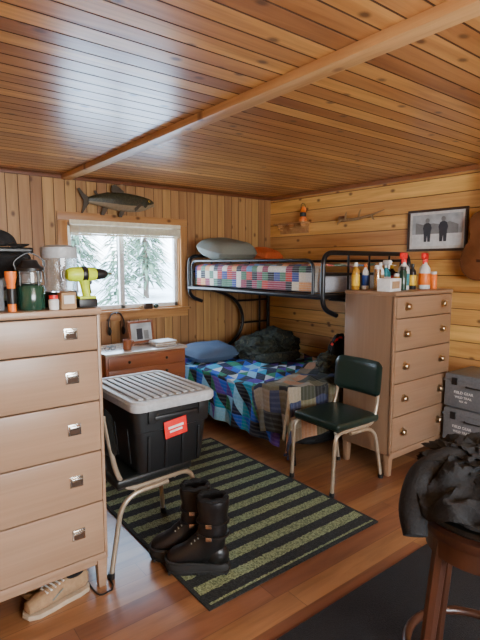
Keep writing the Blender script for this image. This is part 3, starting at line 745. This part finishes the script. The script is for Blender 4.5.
b.box((.02,0,.46),(.11,.02,.03),M_frame,.003)
b.done((3.91,1.83,1.655))
# ---------------------------------------------------------------- items on right chest
ZT=1.3105
def spray(x,y,body,head,lab,h=1.,rz=0.):
    b=B('spray_bottle')
    b.lathe([(.001,0),(.036,0),(.040,.008),(.040,.12),(.036,.15),(.018,.175),(.014,.185),(.014,.20),(.001,.20)],(0,0,0),body)
    b.lathe([(.0402,.03),(.0412,.032),(.0412,.11),(.0402,.112)],(0,0,0),lab)
    b.lathe([(.001,.19),(.018,.19),(.018,.212),(.001,.212)],(0,0,0),head,14)
    b.box((-.012,0,.235),(.095,.032,.044),head,.010); b.box((-.064,0,.24),(.022,.016,.018),head,.003)
    b.tube(catmull([(-.03,0,.225),(-.045,0,.205),(-.04,0,.18)],4),.006,head,8)
    o=b.done((x,y,ZT),rz); o.scale=(h,h,h)
spray(3.165,2.10,M_white,M_red,M_teal,1.06,.3)
spray(3.38,2.06,M_white,M_red,M_orange,1.06,.3)
spray(3.09,2.20,M_teal,M_white,M_white,.85,1.2)
def bottle(nm,x,y,r,h,m,cap,lab):
    b=B(nm)
    b.lathe([(.001,0),(r*.92,0),(r,h*.03),(r,h*.62),(r*.9,h*.72),(r*.4,h*.82),(r*.36,h*.9),(.001,h*.9)],(0,0,0),m)
    b.lathe([(.001,h*.86),(r*.45,h*.86),(r*.45,h),(.001,h)],(0,0,0),cap,14)
    b.lathe([(r*1.0,h*.15),(r*1.03,h*.16),(r*1.03,h*.55),(r*1.0,h*.56)],(0,0,0),lab)
    b.done((x,y,ZT))
def can(nm,x,y,r,h,m,cap):
    b=B(nm)
    b.lathe([(.001,0),(r*.95,0),(r,.004),(r,h*.8),(r*.8,h*.86),(r*.8,h*.99),(.001,h)],(0,0,0),m)
    b.lathe([(r*.8,h*.84),(r*.84,h*.85),(r*.84,h*.99),(r*.7,h*1.01)],(0,0,0),cap); b.done((x,y,ZT))
bottle('amber_bottle',2.875,2.31,.030,.20,M_amber,M_white,M_yellow)
bottle('glue_bottle',2.975,2.30,.026,.19,M_white,M_orange,M_blue)
bottle('lotion_bottle',3.02,2.20,.028,.20,M_white,M_white,M_card)
bottle('oil_bottle',3.22,2.24,.03,.18,M_black,M_yellow,M_red)
bottle('shampoo_bottle',3.28,2.10,.028,.19,M_black,M_black,M_yellow)
can('aerosol_can',2.945,2.17,.026,.18,M_nickel,M_white)
can('aerosol_can',3.10,2.06,.026,.17,M_green,M_black)
can('paint_can',3.475,2.04,.026,.13,M_orange,M_white)
can('spice_jar',3.02,2.06,.022,.12,M_amber,M_white)
can('aerosol_can',3.34,2.23,.026,.20,M_yellow,M_black)
b=B('cardboard_box'); b.box((0,0,.045),(.15,.10,.09),M_white,.003); b.box((0,-.051,.045),(.10,.002,.05),M_card,0); b.box((0,0,.0905),(.15,.012,.002),M_card,0); b.done((2.90,2.035,ZT),.1)
# ---------------------------------------------------------------- items on left chest
b=B('cordless_drill')
b.box((0,0,.02),(.085,.058,.038),M_black,.008); b.box((0,0,.044),(.075,.05,.012),M_lime,.004)
b.tube(catmull([(.004,0,.045),(-.002,0,.085),(-.008,0,.125)],5),[.018,.019,.024],M_lime,12)
b.tube([(.014,0,.06),(.008,0,.11)],.012,M_black,10)
b.lathe([(.001,-.075),(.020,-.073),(.029,-.06),(.032,-.02),(.031,.03),(.027,.055),(.001,.056)],(-.01,0,.145),M_lime,20,Matrix.Rotation(PI/2,4,'Y'))
b.lathe([(.001,.0),(.024,.0),(.025,.02),(.020,.045),(.012,.056),(.001,.057)],(.045,0,.145),M_black,20,Matrix.Rotation(PI/2,4,'Y'))
b.lathe([(.0325,-.01),(.034,-.008),(.034,.012),(.0325,.014)],(-.01,0,.145),M_black,20,Matrix.Rotation(PI/2,4,'Y'))
b.box((.022,0,.115),(.012,.014,.03),M_black,.004); b.cyl((.1,0,.145),(.125,0,.145),.004,M_nickel,8)
b.done((.765,2.09,ZT),.05)
b=B('clear_canister')
b.lathe([(.001,0),(.070,0),(.074,.01),(.074,.06),(.070,.066),(.001,.066)],(0,0,0),M_black,28)
b.lathe([(.001,.067),(.066,.067),(.073,.215),(.070,.215),(.063,.071),(.001,.071)],(0,0,0),M_clear,28)
b.lathe([(.001,.216),(.076,.216),(.078,.23),(.075,.262),(.05,.272),(.001,.274)],(0,0,0),M_grayL,28)
b.tube(catmull([(.074,0,.21),(.100,0,.20),(.103,0,.15),(.096,0,.09),(.072,0,.08)],5),.009,M_black,8)
b.box((0,-.074,.03),(.05,.012,.03),M_grayL,.004)
b.done((.695,2.215,ZT),1.2)
b=B('camp_lantern')
b.lathe([(.001,0),(.050,0),(.055,.01),(.055,.09),(.048,.102),(.03,.108),(.001,.11)],(0,0,0),M_green,24)
b.lathe([(.04,.108),(.046,.112),(.046,.155),(.04,.16),(.037,.158),(.042,.15),(.042,.115),(.036,.11)],(0,0,0),M_clear,24)
b.lathe([(.001,.16),(.055,.16),(.054,.172),(.035,.19),(.03,.205),(.001,.21)],(0,0,0),M_black,24)
for k in range(4): a=k*PI/2+.4; b.cyl((.049*math.cos(a),.049*math.sin(a),.10),(.049*math.cos(a),.049*math.sin(a),.162),.003,M_black,6)
b.tube(catmull([(-.055,0,.165),(-.058,0,.20),(0,0,.235),(.058,0,.20),(.055,0,.165)],6),.0025,M_black,6)
b.done((.545,2.125,ZT))
b=B('flashlight'); b.lathe([(.001,0),(.016,0),(.016,.11),(.022,.135),(.022,.16),(.001,.16)],(0,0,0),M_orange,18); b.lathe([(.0163,.03),(.018,.032),(.018,.09),(.0163,.092)],(0,0,0),M_black,18); b.done((.462,2.09,ZT))
b=B('supply_box'); b.box((0,0,.035),(.065,.045,.07),M_card,.003); b.box((0,-.0235,.04),(.045,.002,.035),M_white,0); b.done((.675,2.072,ZT),.1)
b=B('medicine_bottle'); b.lathe([(.001,0),(.02,0),(.021,.04),(.016,.045),(.001,.045)],(0,0,0),M_white,16); b.lathe([(.001,.045),(.018,.045),(.018,.06),(.001,.061)],(0,0,0),M_red,16); b.done((.618,2.065,ZT))
b=B('black_tool_bag')
b.box((0,0,.12),(.33,.16,.24),M_blackcloth,.035,seg=4); b.box((0,0,.25),(.34,.165,.026),M_black,.010,seg=3)
for s in (-1,1): b.tube(catmull([(-.09,s*.078,.17),(-.08,s*.095,.10),(0,s*.098,.08),(.08,s*.095,.10),(.09,s*.078,.17)],5),.008,M_black,8)
b.box((-.08,-.084,.08),(.11,.02,.10),M_blackcloth,.009); b.box((.08,-.084,.08),(.11,.02,.10),M_graycloth,.009)
b.done((.440,2.38,ZT))
b=B('baseball_cap')
b.ell((0,0,.0),(.095,.075,.075),M_blackcloth,.03,4,1,4,flat=0); 
b.surf(lambda u,v:Vector(((.085+u*.06)*math.cos((v-.5)*1.9)+0.,(.08+u*.03)*math.sin((v-.5)*1.9)*1.0,.010-.02*(v-.5)**2*u*4)),8,16,M_blackcloth,.004)
b.ell((0,0,.073),(.009,.009,.006),M_black,sub=2)
b.done((.465,2.38,ZT+.270),-.3)
b=B('gray_radio'); b.box((0,0,.065),(.10,.06,.13),M_case,.01); b.lathe([(.001,0),(.028,0),(.026,.006),(.001,.006)],(0,-.031,.075),M_black,18,Matrix.Rotation(PI/2,4,'X')); b.cyl((.04,0,.13),(.04,0,.19),.003,M_nickel,6); b.done((.39,2.14,ZT),.1)
b=B('added_ceiling_lamp'); b.lathe([(.001,0),(.15,0),(.15,-.02),(.001,-.02)],(0,0,0),M_white,28); b.lathe([(.14,-.021),(.135,-.05),(.10,-.08),(.05,-.095),(.001,-.10)],(0,0,0),M_addlamp,28); b.done((1.1,-.55,H-.001))  # unseen fixture, added to go with the warm fill light below it
# ---------------------------------------------------------------- lights
def area(name,loc,rot,sx,sy,e,col,portal=False):
    l=bpy.data.lights.new(name,'AREA'); l.shape='RECTANGLE'; l.size=sx; l.size_y=sy; l.energy=e; l.color=col
    if portal: l.cycles.is_portal=True
    o=bpy.data.objects.new(name,l); bpy.context.collection.objects.link(o); o.location=loc; o.rotation_euler=rot; return o
area('window_portal',((HX0+HX1)/2,YW+.13,(HZ0+HZ1)/2),(-PI/2,0,0),1.2,.86,1,(1,1,1),True)
area('rear_fill_light',(1.0,YF-.14,1.45),(PI/2,0,0),1.95,1.05,172,(1.,.95,.88))  # added fill light behind the camera, brightens surfaces facing it
l=bpy.data.lights.new('added_fill_bulb','POINT'); l.energy=38; l.color=(1,.81,.58); l.shadow_soft_size=.13  # added warm fill, stands in for an unseen ceiling light
o=bpy.data.objects.new('added_fill_bulb',l); bpy.context.collection.objects.link(o); o.location=(1.1,-.55,H-.25)
w=bpy.data.worlds.new('World'); bpy.context.scene.world=w; w.use_nodes=True; nt=w.node_tree; bg=nt.nodes['Background']
s=nt.nodes.new('ShaderNodeSeparateXYZ'); nt.links.new(nt.nodes.new('ShaderNodeTexCoord').outputs['Generated'],s.inputs[0])
nt.links.new(ramp(nt,s.outputs[2],[(0,(.85,.92,1.)),(.5,(.6,.78,1.))]),bg.inputs[0]); bg.inputs[1].default_value=19.
# ---------------------------------------------------------------- camera
cam=bpy.data.cameras.new('camera'); co=bpy.data.objects.new('camera',cam); bpy.context.collection.objects.link(co)
co.location=(0,0,1.5); co.rotation_euler=(math.radians(90-6.62),0,math.radians(-37.8))
cam.sensor_width=36; cam.sensor_fit='AUTO'; cam.lens=483/640*36; cam.clip_start=.02
bpy.context.scene.camera=co
